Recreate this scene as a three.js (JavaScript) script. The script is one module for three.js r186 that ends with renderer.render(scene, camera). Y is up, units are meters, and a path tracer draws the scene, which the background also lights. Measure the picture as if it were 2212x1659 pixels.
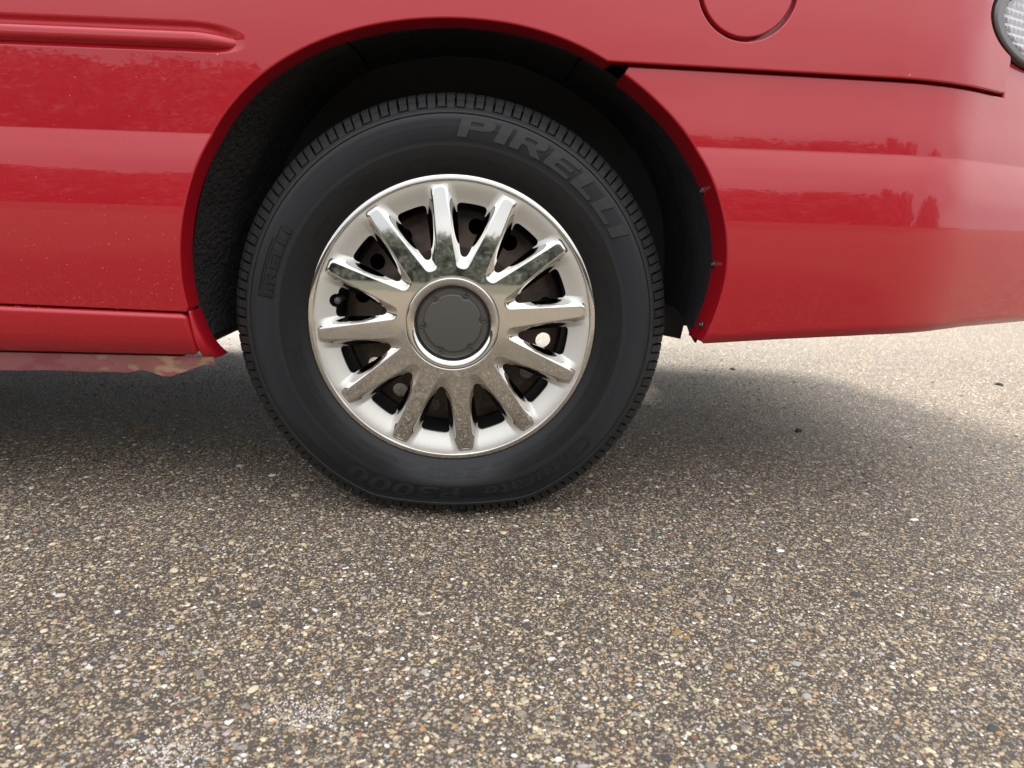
import * as THREE from 'three';
import { mergeGeometries } from 'three/addons/utils/BufferGeometryUtils.js';
import { TessellateModifier } from 'three/addons/modifiers/TessellateModifier.js';
import { TextGeometry } from 'three/addons/geometries/TextGeometry.js';
import { FontLoader } from 'three/addons/loaders/FontLoader.js';
import { RoundedBoxGeometry } from 'three/addons/geometries/RoundedBoxGeometry.js';

// ---------------------------------------------------------------- camera, sky, sun, exposure
const scene = new THREE.Scene();
const R = Math.PI / 180;
const camera = new THREE.PerspectiveCamera(2 * Math.atan(829.5 / 1580) / R, 4 / 3, 0.02, 400);
camera.rotation.order = 'YXZ';
camera.position.set(0.0324, 0.4527, 1.0623);
camera.rotation.set(-0.2236, -0.0533, 1.8 * R);
camera.focus = 1.08;
camera.userData.fStop = 7;

// one seeded generator
let seed = 20240611;
function rnd() { seed = (seed + 0x6D2B79F5) | 0; let t = Math.imul(seed ^ (seed >>> 15), 1 | seed); t = (t + Math.imul(t ^ (t >>> 7), 61 | t)) ^ t; return ((t ^ (t >>> 14)) >>> 0) / 4294967296; }
const rr = (a, b) => a + (b - a) * rnd();
const clamp = (x, a, b) => Math.max(a, Math.min(b, x));
const smooth = (a, b, x) => { const t = clamp((x - a) / (b - a), 0, 1); return t * t * (3 - 2 * t); };
const mix = (a, b, t) => a + (b - a) * t;
function hash3(x, y, z) { let h = Math.imul(x, 374761393) + Math.imul(y, 668265263) + Math.imul(z, 2147483647 ^ 0x5bd1e995) | 0; h = Math.imul(h ^ (h >>> 13), 1274126177); return ((h ^ (h >>> 16)) >>> 0) / 4294967296; }
function vnoise(x, y, z = 0) {
  const xi = Math.floor(x), yi = Math.floor(y), zi = Math.floor(z); const s = (t) => t * t * (3 - 2 * t);
  const fx = s(x - xi), fy = s(y - yi), fz = s(z - zi);
  const l = (a, b, t) => a + (b - a) * t; const H = (i, j, k) => hash3(xi + i, yi + j, zi + k);
  return l(l(l(H(0, 0, 0), H(1, 0, 0), fx), l(H(0, 1, 0), H(1, 1, 0), fx), fy), l(l(H(0, 0, 1), H(1, 0, 1), fx), l(H(0, 1, 1), H(1, 1, 1), fx), fy), fz);
}
const fbm = (x, y, z = 0, o = 4) => { let s = 0, a = 0.5, n = 0; for (let i = 0; i < o; i++) { s += a * vnoise(x, y, z); n += a; a *= 0.5; x = x * 2.03 + 17.1; y = y * 2.03 + 5.3; z = z * 2.03 + 9.7; } return s / n; };

// the veiled sun stands behind the car, high; bright overcast with soft cloud structure
const sunDir = new THREE.Vector3(-0.18, 0.52, -0.84).normalize();
const SW = 512, SH = 256, skyData = new Float32Array(SW * SH * 4);
for (let j = 0; j < SH; j++) for (let i = 0; i < SW; i++) {
  const el = ((j + 0.5) / SH - 0.5) * Math.PI, az = ((i + 0.5) / SW - 0.5) * 2 * Math.PI;
  const d = [Math.cos(el) * Math.cos(az), Math.sin(el), Math.cos(el) * Math.sin(az)];
  const up = Math.max(d[1], 0);
  const k = 1 / (0.25 + up);
  const c = fbm(d[0] * k * 1.1 + 3, d[2] * k * 1.1 + 7, up * 2, 5);
  const cl = smooth(0.30, 0.72, c);
  const sd = d[0] * sunDir.x + d[1] * sunDir.y + d[2] * sunDir.z;
  const glow = 0.9 * Math.exp((sd - 1) * 9) + 0.50 * Math.exp((sd - 1) * 2);
  const b = (0.44 + 0.76 * up) * (0.86 + 0.34 * cl) + glow;
  skyData.set([b * (0.94 + 0.06 * cl), b * (0.975 + 0.02 * cl), b * (1.04 - 0.05 * cl), 1], (j * SW + i) * 4);
}
const sky = new THREE.DataTexture(skyData, SW, SH, THREE.RGBAFormat, THREE.FloatType);
sky.mapping = THREE.EquirectangularReflectionMapping; sky.magFilter = THREE.LinearFilter; sky.needsUpdate = true;
scene.background = sky; scene.environment = sky;

const sun = new THREE.DirectionalLight(new THREE.Color(1, 0.94, 0.83), 4.0);
sun.position.copy(sunDir).multiplyScalar(12); sun.castShadow = true; sun.shadow.radius = 22;
sun.shadow.mapSize.set(2048, 2048); Object.assign(sun.shadow.camera, { left: -5, right: 5, top: 5, bottom: -5, near: 1, far: 30 });
scene.add(sun, sun.target);

const renderer = new THREE.WebGLRenderer({ antialias: true });
renderer.setSize(1024, 768); renderer.shadowMap.enabled = true;
renderer.toneMapping = THREE.LinearToneMapping;
renderer.toneMappingExposure = 2.4;

// ---------------------------------------------------------------- helpers
const taken = {};
function numbered(name) { const n = taken[name] = (taken[name] ?? -1) + 1; return n ? `${name}_${String(n).padStart(3, '0')}` : name; }
function add(name, geo, mat, parent) { const m = new THREE.Mesh(geo, mat); m.name = name; m.castShadow = m.receiveShadow = true; parent.add(m); return m; }
function tag(o, label, category, group) { o.userData.label = label; o.userData.category = category; if (group) o.userData.group = group; return o; }
function grp(name, parent, x = 0, y = 0, z = 0) { const g = new THREE.Group(); g.name = name; g.position.set(x, y, z); parent.add(g); return g; }
const std = (o) => new THREE.MeshStandardMaterial(o), phys = (o) => new THREE.MeshPhysicalMaterial(o);
const rgb = (r, g, b) => new THREE.Color().setRGB(r, g, b);
const tex = (data, w, h, srgb) => { const t = new THREE.DataTexture(data, w, h); t.wrapS = t.wrapT = THREE.RepeatWrapping; t.magFilter = THREE.LinearFilter; t.minFilter = THREE.LinearMipmapLinearFilter; t.generateMipmaps = true; if (srgb) t.colorSpace = THREE.SRGBColorSpace; t.needsUpdate = true; return t; };
const toS = (c) => 255 * (c <= 0.0031308 ? 12.92 * c : 1.055 * Math.pow(c, 1 / 2.4) - 0.055);
function range(a, b, n) { return Array.from({ length: n + 1 }, (_, i) => a + (b - a) * i / n); }
// a grid in (u, v) cut along f(u, v) = 0, laid on the surface pos(u, v); the cut edges get a return of depth vector ret(u, v)
function cutSheet(us, vs, f, pos, { ret = null, uv = (u, v) => [u, v], flip = false, eps = 2e-4, round = 0 } = {}) {
  const f0 = f; if (round) f = (u, v) => f0(u, v) - round;
  const P = [], N = [], T = [], I = [];
  const normal = (u, v) => {
    const a = pos(u - eps, v), b = pos(u + eps, v), c = pos(u, v - eps), d = pos(u, v + eps);
    const ux = b[0] - a[0], uy = b[1] - a[1], uz = b[2] - a[2], vx = d[0] - c[0], vy = d[1] - c[1], vz = d[2] - c[2];
    let n = [uy * vz - uz * vy, uz * vx - ux * vz, ux * vy - uy * vx]; const l = (flip ? -1 : 1) * Math.hypot(...n) || 1; return n.map((q) => q / l);
  };
  const vert = (u, v, n) => { P.push(...pos(u, v)); N.push(...(n || normal(u, v))); T.push(...uv(u, v)); return P.length / 3 - 1; };
  const nu = us.length, nv = vs.length, val = new Float32Array(nu * nv), id = new Int32Array(nu * nv).fill(-1);
  for (let i = 0; i < nu; i++) for (let j = 0; j < nv; j++) val[i * nv + j] = f(us[i], vs[j]);
  const gv = (i, j) => { const k = i * nv + j; return id[k] < 0 ? (id[k] = vert(us[i], vs[j])) : id[k]; };
  const edges = [];
  const cross = (a, b) => { let lo = a, hi = b; for (let k = 0; k < 12; k++) { const m = [(lo[0] + hi[0]) / 2, (lo[1] + hi[1]) / 2]; if (f(...m) >= 0) lo = m; else hi = m; } return lo; };
  const tri = (q) => {
    const ins = q.map(([i, j]) => val[i * nv + j] >= 0), n = ins.filter(Boolean).length;
    if (!n) return;
    if (n === 3) { I.push(...q.map(([i, j]) => gv(i, j))); return; }
    const out = [], cuts = [];
    for (let k = 0; k < 3; k++) {
      const a = q[k], b = q[(k + 1) % 3], ia = ins[k], ib = ins[(k + 1) % 3], pa = [us[a[0]], vs[a[1]]], pb = [us[b[0]], vs[b[1]]];
      if (ia) out.push(gv(...a));
      if (ia !== ib) { const c = ia ? cross(pa, pb) : cross(pb, pa); out.push(vert(...c)); cuts.push(c); }
    }
    for (let k = 2; k < out.length; k++) I.push(out[0], out[k - 1], out[k]);
    if (cuts.length === 2) edges.push(cuts);
  };
  for (let i = 0; i + 1 < nu; i++) for (let j = 0; j + 1 < nv; j++) { tri([[i, j], [i + 1, j], [i + 1, j + 1]]); tri([[i, j], [i + 1, j + 1], [i, j + 1]]); }
  const quad = (A, B, nA, nB, C, D, nC, nD, ta, tb) => { // A B on the upper edge, D C below them; wound to agree with its normals
    const e = [B[0] - A[0], B[1] - A[1], B[2] - A[2]], w = [D[0] - A[0], D[1] - A[1], D[2] - A[2]], n = [e[1] * w[2] - e[2] * w[1], e[2] * w[0] - e[0] * w[2], e[0] * w[1] - e[1] * w[0]];
    const k = P.length / 3, ok = n[0] * (nA[0] + nD[0]) + n[1] * (nA[1] + nD[1]) + n[2] * (nA[2] + nD[2]) >= 0;
    P.push(...A, ...B, ...C, ...D); N.push(...nA, ...nB, ...nC, ...nD); T.push(...ta, ...tb, ...tb, ...ta); if (ok) I.push(k, k + 1, k + 2, k, k + 2, k + 3); else I.push(k, k + 2, k + 1, k, k + 3, k + 2);
  };
  if (ret) for (const [a, b] of edges) {
    const out = (c) => { const gx = (f0(c[0] + eps, c[1]) - f0(c[0] - eps, c[1])) / (2 * eps), gy = (f0(c[0], c[1] + eps) - f0(c[0], c[1] - eps)) / (2 * eps), l2 = gx * gx + gy * gy || 1; const p = pos(...c), o = pos(c[0] - gx / l2 * 5e-4, c[1] - gy / l2 * 5e-4); const n = [o[0] - p[0], o[1] - p[1], o[2] - p[2]]; const l = Math.hypot(...n) || 1; const m = Math.hypot(n[0], n[1]) || 1; return { d: n.map((q) => q / l), flat: [n[0] / m, n[1] / m, 0], c0: [c[0] - gx / l2 * round, c[1] - gy / l2 * round] }; };
    const oa = out(a), ob = out(b), na = normal(...a), nb = normal(...b), pa = pos(...a), pb = pos(...b);
    const at = (p, n, o, th) => [p.map((x, k) => x + round * (Math.sin(th) * o.d[k] - (1 - Math.cos(th)) * n[k])), n.map((x, k) => Math.cos(th) * x + Math.sin(th) * o.d[k])];
    let [A, nA] = [pa, na], [B, nB] = [pb, nb]; const steps = round ? 4 : 0;
    for (let k = 1; k <= steps; k++) { const th = k / steps * Math.PI / 2, [D, nD] = at(pa, na, oa, th), [C, nC] = at(pb, nb, ob, th); quad(A, B, nA, nB, C, D, nC, nD, uv(...a), uv(...b)); A = D; nA = nD; B = C; nB = nC; }
    const ra = ret(...oa.c0), rb = ret(...ob.c0); quad(A, B, oa.flat, ob.flat, B.map((x, k) => x + rb[k]), A.map((x, k) => x + ra[k]), ob.flat, oa.flat, uv(...a), uv(...b));
  }
  const geo = new THREE.BufferGeometry();
  geo.setAttribute('position', new THREE.Float32BufferAttribute(P, 3)); geo.setAttribute('normal', new THREE.Float32BufferAttribute(N, 3)); geo.setAttribute('uv', new THREE.Float32BufferAttribute(T, 2)); geo.setIndex(I);
  return geo;
}
function lerpTable(tab, x) { if (x <= tab[0][0]) return tab[0][1]; for (let i = 1; i < tab.length; i++) if (x <= tab[i][0]) { const [a, b] = tab[i - 1], [c, d] = tab[i]; return b + (d - b) * (x - a) / (c - a); } return tab[tab.length - 1][1]; }
function lathe(prof, seg, axisZ = true) { // prof: [r, z] pairs, turned round z
  const g = new THREE.LatheGeometry(prof.map(([r, z]) => new THREE.Vector2(Math.max(r, 1e-5), z)), seg); g.rotateX(Math.PI / 2); return g;
}
const merged = (list) => mergeGeometries(list.map((g) => { const h = g.index ? g.toNonIndexed() : g; for (const k of Object.keys(h.attributes)) if (!['position', 'normal', 'uv'].includes(k)) h.deleteAttribute(k); return h; }));

// ---------------------------------------------------------------- pavement
function noiseBytes(n, f) { const d = new Uint8Array(n * n * 4); for (let j = 0; j < n; j++) for (let i = 0; i < n; i++) { const t = fbm(i / n * f, j / n * f, 2, 4) * rr(0.7, 1.3); d.set([toS(mix(0.045, 0.105, t)), toS(mix(0.045, 0.100, t)), toS(mix(0.03, 0.065, t)), 255], (j * n + i) * 4); } return d; }
const palette = [[22, 0.50, 0.42, 0.28], [20, 0.36, 0.27, 0.165], [24, 0.20, 0.165, 0.125], [12, 0.27, 0.26, 0.245], [5, 0.66, 0.64, 0.60], [4, 0.36, 0.21, 0.085], [2, 0.24, 0.115, 0.08], [12, 0.055, 0.052, 0.055], [6, 0.42, 0.36, 0.33]];
const palSum = palette.reduce((a, p) => a + p[0], 0);
function stone() { let k = rnd() * palSum; for (const p of palette) { k -= p[0]; if (k <= 0) { const v = rr(0.72, 1.2); return [p[1] * v, p[2] * v * rr(0.96, 1.04), p[3] * v * rr(0.9, 1.08)]; } } return [0.3, 0.25, 0.2]; }
const GT = 2048, GM = 0.92; // one texture tile is 0.92 m
const gCol = new Uint8Array(GT * GT * 4), gHt = new Uint8Array(GT * GT * 4);
for (let k = 0; k < GT * GT; k++) { const n = rr(0.6, 1.45); gCol.set([toS(0.058 * n), toS(0.049 * n), toS(0.040 * n), 255], k * 4); const h = 40 * rnd(); gHt.set([h, h, h, 255], k * 4); }
function paintStone(rad) { // one aggregate grain, radii in pixels
  const cx = rnd() * GT, cy = rnd() * GT, a = rnd() * Math.PI, q = rr(0.5, 1), rx = rad, ry = rad * q, c = stone(), ca = Math.cos(a), sa = Math.sin(a), m = Math.ceil(rad * 1.3), ph = rnd() * 6.28, wob = rr(0.05, 0.25), top = rr(120, 235);
  const s = c.map(toS);
  for (let y = -m; y <= m; y++) for (let x = -m; x <= m; x++) {
    const u = (x * ca + y * sa) / rx, v = (-x * sa + y * ca) / ry, t = Math.atan2(v, u), d = (u * u + v * v) / Math.pow(1 + wob * Math.sin(3 * t + ph) + 0.1 * Math.sin(5 * t + 2 * ph), 2);
    if (d > 1) continue;
    const k = ((((cy + y) | 0) + GT) % GT * GT + (((cx + x) | 0) + GT) % GT) * 4, g = rr(0.93, 1.06);
    gCol[k] = clamp(s[0] * g, 0, 255); gCol[k + 1] = clamp(s[1] * g, 0, 255); gCol[k + 2] = clamp(s[2] * g, 0, 255);
    const h = top * (1 - 0.6 * d * d); gHt[k] = gHt[k + 1] = gHt[k + 2] = h;
  }
}
for (let k = 0; k < 150000; k++) paintStone(rr(0.9, 2.6));
for (let k = 0; k < 33000; k++) paintStone(rr(2.0, 4.6));
for (let k = 0; k < 4200; k++) paintStone(rr(4.0, 8.0));
const gMap = tex(gCol, GT, GT, true), gBump = tex(gHt, GT, GT, false);
const pavementMat = std({ map: gMap, bumpMap: gBump, bumpScale: 0.0020, roughness: 0.76, vertexColors: true });
{
  const fine = (a, b, s) => range(a, b, Math.round((b - a) / s));
  const far = [0.12, 0.3, 0.6, 1.1, 2, 3.6, 6.5, 12, 22, 40, 75, 130];
  const axis = (a, b, s) => [...far.map((d) => a - d).reverse(), ...fine(a, b, s), ...far.map((d) => b + d)];
  const xs = axis(-1.5, 1.6, 0.012), zs = axis(-1.5, 0.9, 0.012), P = [], T = [], C = [], I = [];
  const zigs = (x, z) => { // mottling of the binder, fine grained
    const a = fbm(x * 2.1 + 4, z * 2.1, 1, 4), b = fbm(x * 14, z * 14, 5, 3); return mix(0.96, 1.04, smooth(0.42, 0.58, a + 0.35 * (b - 0.5))) * mix(0.95, 1.05, b);
  };
  for (const z of zs) for (const x of xs) { P.push(x, 0, z); T.push(x / GM, -z / GM); const n = zigs(x, z); C.push(n * 1.03, n * 0.985, n * 0.91); }
  const W = xs.length; for (let j = 0; j + 1 < zs.length; j++) for (let i = 0; i + 1 < W; i++) { const k = j * W + i; I.push(k, k + W, k + 1, k + 1, k + W, k + W + 1); }
  const g = new THREE.BufferGeometry(); g.setAttribute('position', new THREE.Float32BufferAttribute(P, 3)); g.setAttribute('uv', new THREE.Float32BufferAttribute(T, 2)); g.setAttribute('color', new THREE.Float32BufferAttribute(C, 3)); g.setIndex(I); g.computeVertexNormals();
  const m = add('pavement', g, pavementMat, scene); m.userData = { kind: 'structure', label: 'brown asphalt pavement with exposed pebble aggregate', category: 'pavement' };
}
{ // the lot ends in rough grass under the trees
  const n = 256, d = noiseBytes(n, 22), g = new THREE.PlaneGeometry(230, 110).rotateX(-Math.PI / 2).translate(0, 0.004, 64); const uv = g.attributes.uv; for (let i = 0; i < uv.count; i++) uv.setXY(i, uv.getX(i) * 60, uv.getY(i) * 28);
  const m = add('grass_verge', g, std({ map: tex(d, n, n, true), roughness: 1 }), scene); m.userData = { kind: 'structure', label: 'rough grass verge along the edge of the lot', category: 'grass' };
}
{ // the coarser aggregate grains that stand proud of the binder
  const g = new THREE.IcosahedronGeometry(1, 1); const p = g.attributes.position;
  for (let i = 0; i < p.count; i++) { const x = p.getX(i), y = p.getY(i), z = p.getZ(i), n = 1 + 0.35 * (vnoise(x * 1.7 + 5, y * 1.7, z * 1.7) - 0.5); p.setXYZ(i, x * n, y * n, z * n); }
  g.computeVertexNormals();
  const zones = [[-1.15, 1.35, -0.35, 0.75, 52000], [-1.9, 2.3, -1.6, -0.35, 34000]];
  const count = zones.reduce((a, z) => a + z[4], 0);
  const im = new THREE.InstancedMesh(g, std({ roughness: 0.7 }), count); const q = new THREE.Object3D(), col = new THREE.Color(); let k = 0;
  for (const [x0, x1, z0, z1, n] of zones) for (let i = 0; i < n; i++) {
    const big = rnd(), s = big < 0.7 ? rr(0.0009, 0.0019) : big < 0.965 ? rr(0.0017, 0.0029) : big < 0.995 ? rr(0.0027, 0.0042) : rr(0.0040, 0.0062);
    q.position.set(rr(x0, x1), s * rr(-0.12, 0.05), rr(z0, z1)); q.rotation.set(rr(-0.2, 0.2), rr(0, 6.28), rr(-0.2, 0.2)); q.scale.set(s * rr(0.8, 1.35), s * rr(0.35, 0.5), s * rr(0.6, 1)); q.updateMatrix(); im.setMatrixAt(k, q.matrix);
    const c = stone(); im.setColorAt(k, col.setRGB(...c)); k++;
  }
  im.name = 'aggregate_pebbles'; im.castShadow = im.receiveShadow = true; scene.add(im);
  im.userData = { kind: 'stuff', label: 'small cream, tan and orange pebbles set in the pavement', category: 'gravel' };
}
{ // chalky white residue: grains caught in the texture of the pavement
  const spots = [[-0.112, 0.462, 0.026, 300], [-0.222, 0.512, 0.030, 360], [-0.18, 0.535, 0.02, 90], [0.69, 0.235, 0.028, 120], [0.30, 0.16, 0.012, 30]];
  const g = new THREE.IcosahedronGeometry(1, 0), n = spots.reduce((a, s) => a + s[3], 0), im = new THREE.InstancedMesh(g, std({ color: rgb(0.66, 0.64, 0.62), roughness: 0.9 }), n), q = new THREE.Object3D(); let k = 0;
  for (const [x, z, r, m] of spots) for (let i = 0; i < m; i++) { const a = rnd() * 6.283, d = r * Math.pow(rnd(), 0.62) * (0.7 + 0.6 * vnoise(Math.cos(a) * 2 + x * 9, Math.sin(a) * 2 + z * 9)), s = rr(0.0003, 0.0009); q.position.set(x + d * 1.5 * Math.cos(a), 0.0004, z + d * Math.sin(a)); q.rotation.set(rnd(), rnd() * 6, rnd()); q.scale.set(s, s * 0.6, s); q.updateMatrix(); im.setMatrixAt(k++, q.matrix); }
  im.name = 'white_residue'; im.castShadow = im.receiveShadow = true; scene.add(im); im.userData = { kind: 'stuff', label: 'chalky white residue scattered in small patches on the pavement', category: 'residue' };
}

// ---------------------------------------------------------------- materials of the car
const peel = Array.from({ length: 22 }, () => [Math.round(rr(-45, 45)), Math.round(rr(-45, 45)), rnd() * 6.28]);
const orange = (() => { const n = 512, d = new Uint8Array(n * n * 4); for (let j = 0; j < n; j++) for (let i = 0; i < n; i++) { // tileable orange peel
  const a = i / n * 2 * Math.PI, b = j / n * 2 * Math.PI; let h = 0; for (const [p, q, s] of peel) h += Math.sin(p * a + q * b + s); const v = 128 + 127 * clamp(h / 7, -1, 1); d.set([v, v, v, 255], (j * n + i) * 4); } const t = tex(d, n, n, false); t.repeat.set(5, 5); return t; });

const paint = phys({ color: rgb(0.37, 0.0052, 0.0135), roughness: 0.5, clearcoat: 1, clearcoatRoughness: 0.015, specularIntensity: 0.3, bumpMap: orange(), bumpScale: 0.000006 });
const pitted = (() => { const n = 1024, d = new Uint8Array(n * n * 4), h = new Uint8Array(n * n * 4); // fine pits and hairline scratches in the plating
  for (let k = 0; k < n * n; k++) { const v = 236 + 16 * rnd(); d.set([v, v * 0.995, v * 0.98, 255], k * 4); h.set([128, 128, 128, 255], k * 4); }
  for (let k = 0; k < 26000; k++) { const i = rnd() * n | 0, j = rnd() * n | 0, v = rnd() < 0.55 ? rr(150, 205) : 255; d.set([v, v * 0.97, v * 0.92], (j * n + i) * 4); const q = rr(70, 128); h.set([q, q, q], (j * n + i) * 4); }
  for (let k = 0; k < 420; k++) { let x = rnd() * n, y = rnd() * n; const a = rnd() * 6.28, l = rr(8, 46); for (let t = 0; t < l; t++) { x += Math.cos(a); y += Math.sin(a); const m = (((y | 0) + n) % n * n + ((x | 0) + n) % n) * 4; h.set([90, 90, 90], m); d.set([255, 253, 248], m); } }
  return [tex(d, n, n, true), tex(h, n, n, false)]; })();
const chrome = std({ color: rgb(0.63, 0.625, 0.61), metalness: 1, roughness: 0.04, map: pitted[0], bumpMap: pitted[1], bumpScale: 0.00002 });
const silver = phys({ color: rgb(0.56, 0.545, 0.51), metalness: 0.6, roughness: 0.46, clearcoat: 0.15, clearcoatRoughness: 0.3 });
const rubberSmooth = phys({ specularIntensity: 0.6, color: rgb(0.0055, 0.0058, 0.0068), roughness: 0.44 });
const rubber = phys({ specularIntensity: 0.6, color: rgb(0.013, 0.0137, 0.0155), roughness: 0.38 });
const rubberTread = phys({ specularIntensity: 0.6, color: rgb(0.0155, 0.016, 0.0168), roughness: 0.58 });
const noiseTex = (n, fx, o, lo, hi) => { const d = new Uint8Array(n * n * 4); for (let j = 0; j < n; j++) for (let i = 0; i < n; i++) { const u = i / n, v = j / n, w = (a, b) => fbm((u + a) * fx, (v + b) * fx, 3, o); const t = mix(mix(w(0, 0), w(-1, 0), u), mix(w(0, -1), w(-1, -1), u), v); const q = clamp(mix(lo, hi, smooth(0.3, 0.7, t)), 0, 1) * 255; d.set([q, q, q, 255], (j * n + i) * 4); } return d; };
const rustCol = (() => { const n = 512, s = noiseTex(n, 14, 5, 0, 1), d = new Uint8Array(n * n * 4); for (let k = 0; k < n * n; k++) { const t = s[k * 4] / 255, g = rr(0.9, 1.1); d.set([toS(mix(0.055, 0.125, t) * g), toS(mix(0.043, 0.083, t) * g), toS(mix(0.036, 0.06, t) * g), 255].map((x) => clamp(x, 0, 255)), k * 4); } return tex(d, n, n, true); })();
const steelMat = std({ map: rustCol, roughness: 0.62, metalness: 0.25 });
const blackPart = std({ color: rgb(0.012, 0.0125, 0.014), roughness: 0.75 });
const linerMat = std({ color: rgb(0.028, 0.029, 0.033), roughness: 0.55, bumpMap: tex(noiseTex(256, 9, 4, 0, 1), 256, 256, false), bumpScale: 0.002 });
const feltMat = std({ color: rgb(0.016, 0.014, 0.014), roughness: 1, bumpMap: tex(noiseTex(512, 48, 3, 0, 1), 512, 512, false), bumpScale: 0.006 });
const capMat = phys({ color: rgb(0.075, 0.070, 0.064), roughness: 0.42, metalness: 0.35, clearcoat: 0.25, clearcoatRoughness: 0.3 });
const darkSteel = std({ color: rgb(0.10, 0.095, 0.09), roughness: 0.45, metalness: 0.8 });
const undercoat = std({ color: rgb(0.02, 0.019, 0.018), roughness: 0.9 });

// ---------------------------------------------------------------- the car's side surface
const archTab = [[-30, 0.35], [-5.6, 0.369], [-0.2, 0.378], [5.8, 0.390], [13.3, 0.400], [18.9, 0.404], [26.4, 0.408], [36.2, 0.411], [43.9, 0.408], [51.4, 0.405], [61, 0.402], [70.8, 0.399], [79.9, 0.395], [90.5, 0.392], [99.3, 0.393], [106.4, 0.395], [115.5, 0.399], [125.2, 0.403], [134.2, 0.405], [143.9, 0.401], [154.3, 0.392], [163.7, 0.385], [173.1, 0.378], [182, 0.372], [191.1, 0.357], [215, 0.33]];
const archSmooth = range(-30, 215, 490).map((a) => { let s = 0, w = 0; for (let k = -8; k <= 8; k++) { s += lerpTable(archTab, a + k); w++; } return s / w; });
const archR = (deg) => { const t = clamp((deg + 30) * 2, 0, 489.999), i = Math.floor(t); return mix(archSmooth[i], archSmooth[i + 1], t - i); };
const archDist = (x, y, cx = 0) => { const dx = x - cx, dy = y - 0.312; let a = Math.atan2(dy, dx) / R; if (a < -90) a += 360; return Math.hypot(dx, dy) - archR(a); };
function tiltTable(list, y0 = 0.15, y1 = 1.0, s = 0.0005) { const n = Math.round((y1 - y0) / s), z = new Float64Array(n + 1); const ref = Math.round((0.70 - y0) / s); const dz = (y) => -Math.tan(lerpTable(list, y) * R) * s; for (let i = ref; i < n; i++) z[i + 1] = z[i] + dz(y0 + (i + 0.5) * s); for (let i = ref; i > 0; i--) z[i - 1] = z[i] - dz(y0 + (i - 0.5) * s); return (y) => { const t = clamp((y - y0) / s, 0, n - 1e-6), i = Math.floor(t); return mix(z[i], z[i + 1], t - i); }; }
const lowTilt = [[0.15, -20], [0.24, -12], [0.30, -12], [0.36, -8], [0.42, -3.2], [0.46, 0.2], [0.496, 3.4], [0.52, 7.5], [0.5475, 12.5]];
const profQ = tiltTable([...lowTilt, [0.5505, -2.6], [0.58, -1.6], [0.645, -0.1], [0.70, 2.4], [0.76, 4.4], [0.85, 9], [0.95, 18]]);
const profB0 = tiltTable([...lowTilt.map(([y, t]) => [y + 0.005, t]), [0.556, 0.6], [0.572, 1.6], [0.585, 4.2], [0.61, 4.8], [0.63, 3.0], [0.66, 4.5], [0.95, 18]]);
const profB = (y) => profB0(y) + (profQ(0.40) - profB0(0.405));
const plan = (x) => { let z = -0.008 * x * x; if (x > 0.60) { const u = Math.min(x, 0.76) - 0.60; z -= 1.625 * u * u + 0.52 * Math.max(0, x - 0.76); } return z; };
const mouldEnd = -0.282, mouldY = 0.667;
const mouldIn = (x, y, h, L, x1) => h * (1 - Math.pow(Math.pow(Math.max(0, x - (x1 - L)) / L, 2.4) + Math.pow(Math.abs(y - mouldY + 0.0035 * smooth(x1 - L, x1, x)) / h, 2.4), 1 / 2.4));
const zQ = (x, y) => { const low = smooth(0.12, 0.32, x); return 0.02 + plan(x) + mix(profQ(y), profQ(y), low) - 0.0048 * smooth(0, 0.0075, mouldIn(x, y - 0.0015, 0.0195, 0.075, mouldEnd + 0.012)); };
const zB = (x, y) => 0.0205 + plan(x) + profB(y);
const roll = (d, r = 0.0035) => { const t = Math.max(0, 1 - d / r); return r * 0.9 * t * t; };
const sillSeam = (x) => 0.3065 - 0.021 * (Math.max(x, -1.0) + 0.37);
const bumperSeam = (x) => 0.6585 - 0.012 * (x - 0.2);
const fuel = [0.386, 0.7605, 0.068], lampC = [0.895, 0.756], lampR = [0.140, 0.062];
const fuelDist = (x, y) => Math.hypot(x - fuel[0], y - fuel[1]) - fuel[2];
const lampDist = (x, y) => (Math.hypot((x - lampC[0]) / lampR[0], (y - lampC[1]) / lampR[1]) - 1) * 0.09;
const min = Math.min;

const car = grp('car', scene, 0, 0, 0);
tag(car, 'red car with a multi spoke silver wheel cover parked on brown pavement', 'car');

function dense(a, b, s, hot, hs, hw) { const v = [a]; while (v[v.length - 1] < b - 1e-9) { const y = v[v.length - 1]; let st = s; for (const h of hot) { const d = Math.abs(y - h); if (d < hw) st = hs; else if (d < hw + s) st = Math.min(st, hs * 3); } v.push(Math.min(b, y + st)); } return v; }
const panelY = [...dense(0.225, 0.644, 0.006, [0.549, 0.554], 0.0008, 0.003), ...range(0.6455, 0.692, 31), ...range(0.698, 0.93, 38)];
const panelX = [...range(-1.0, -0.62, 20), ...range(-0.615, -0.36, 50), ...range(-0.358, -0.262, 48), ...range(-0.258, 0.83, 216), ...range(0.835, 1.06, 44)];
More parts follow.
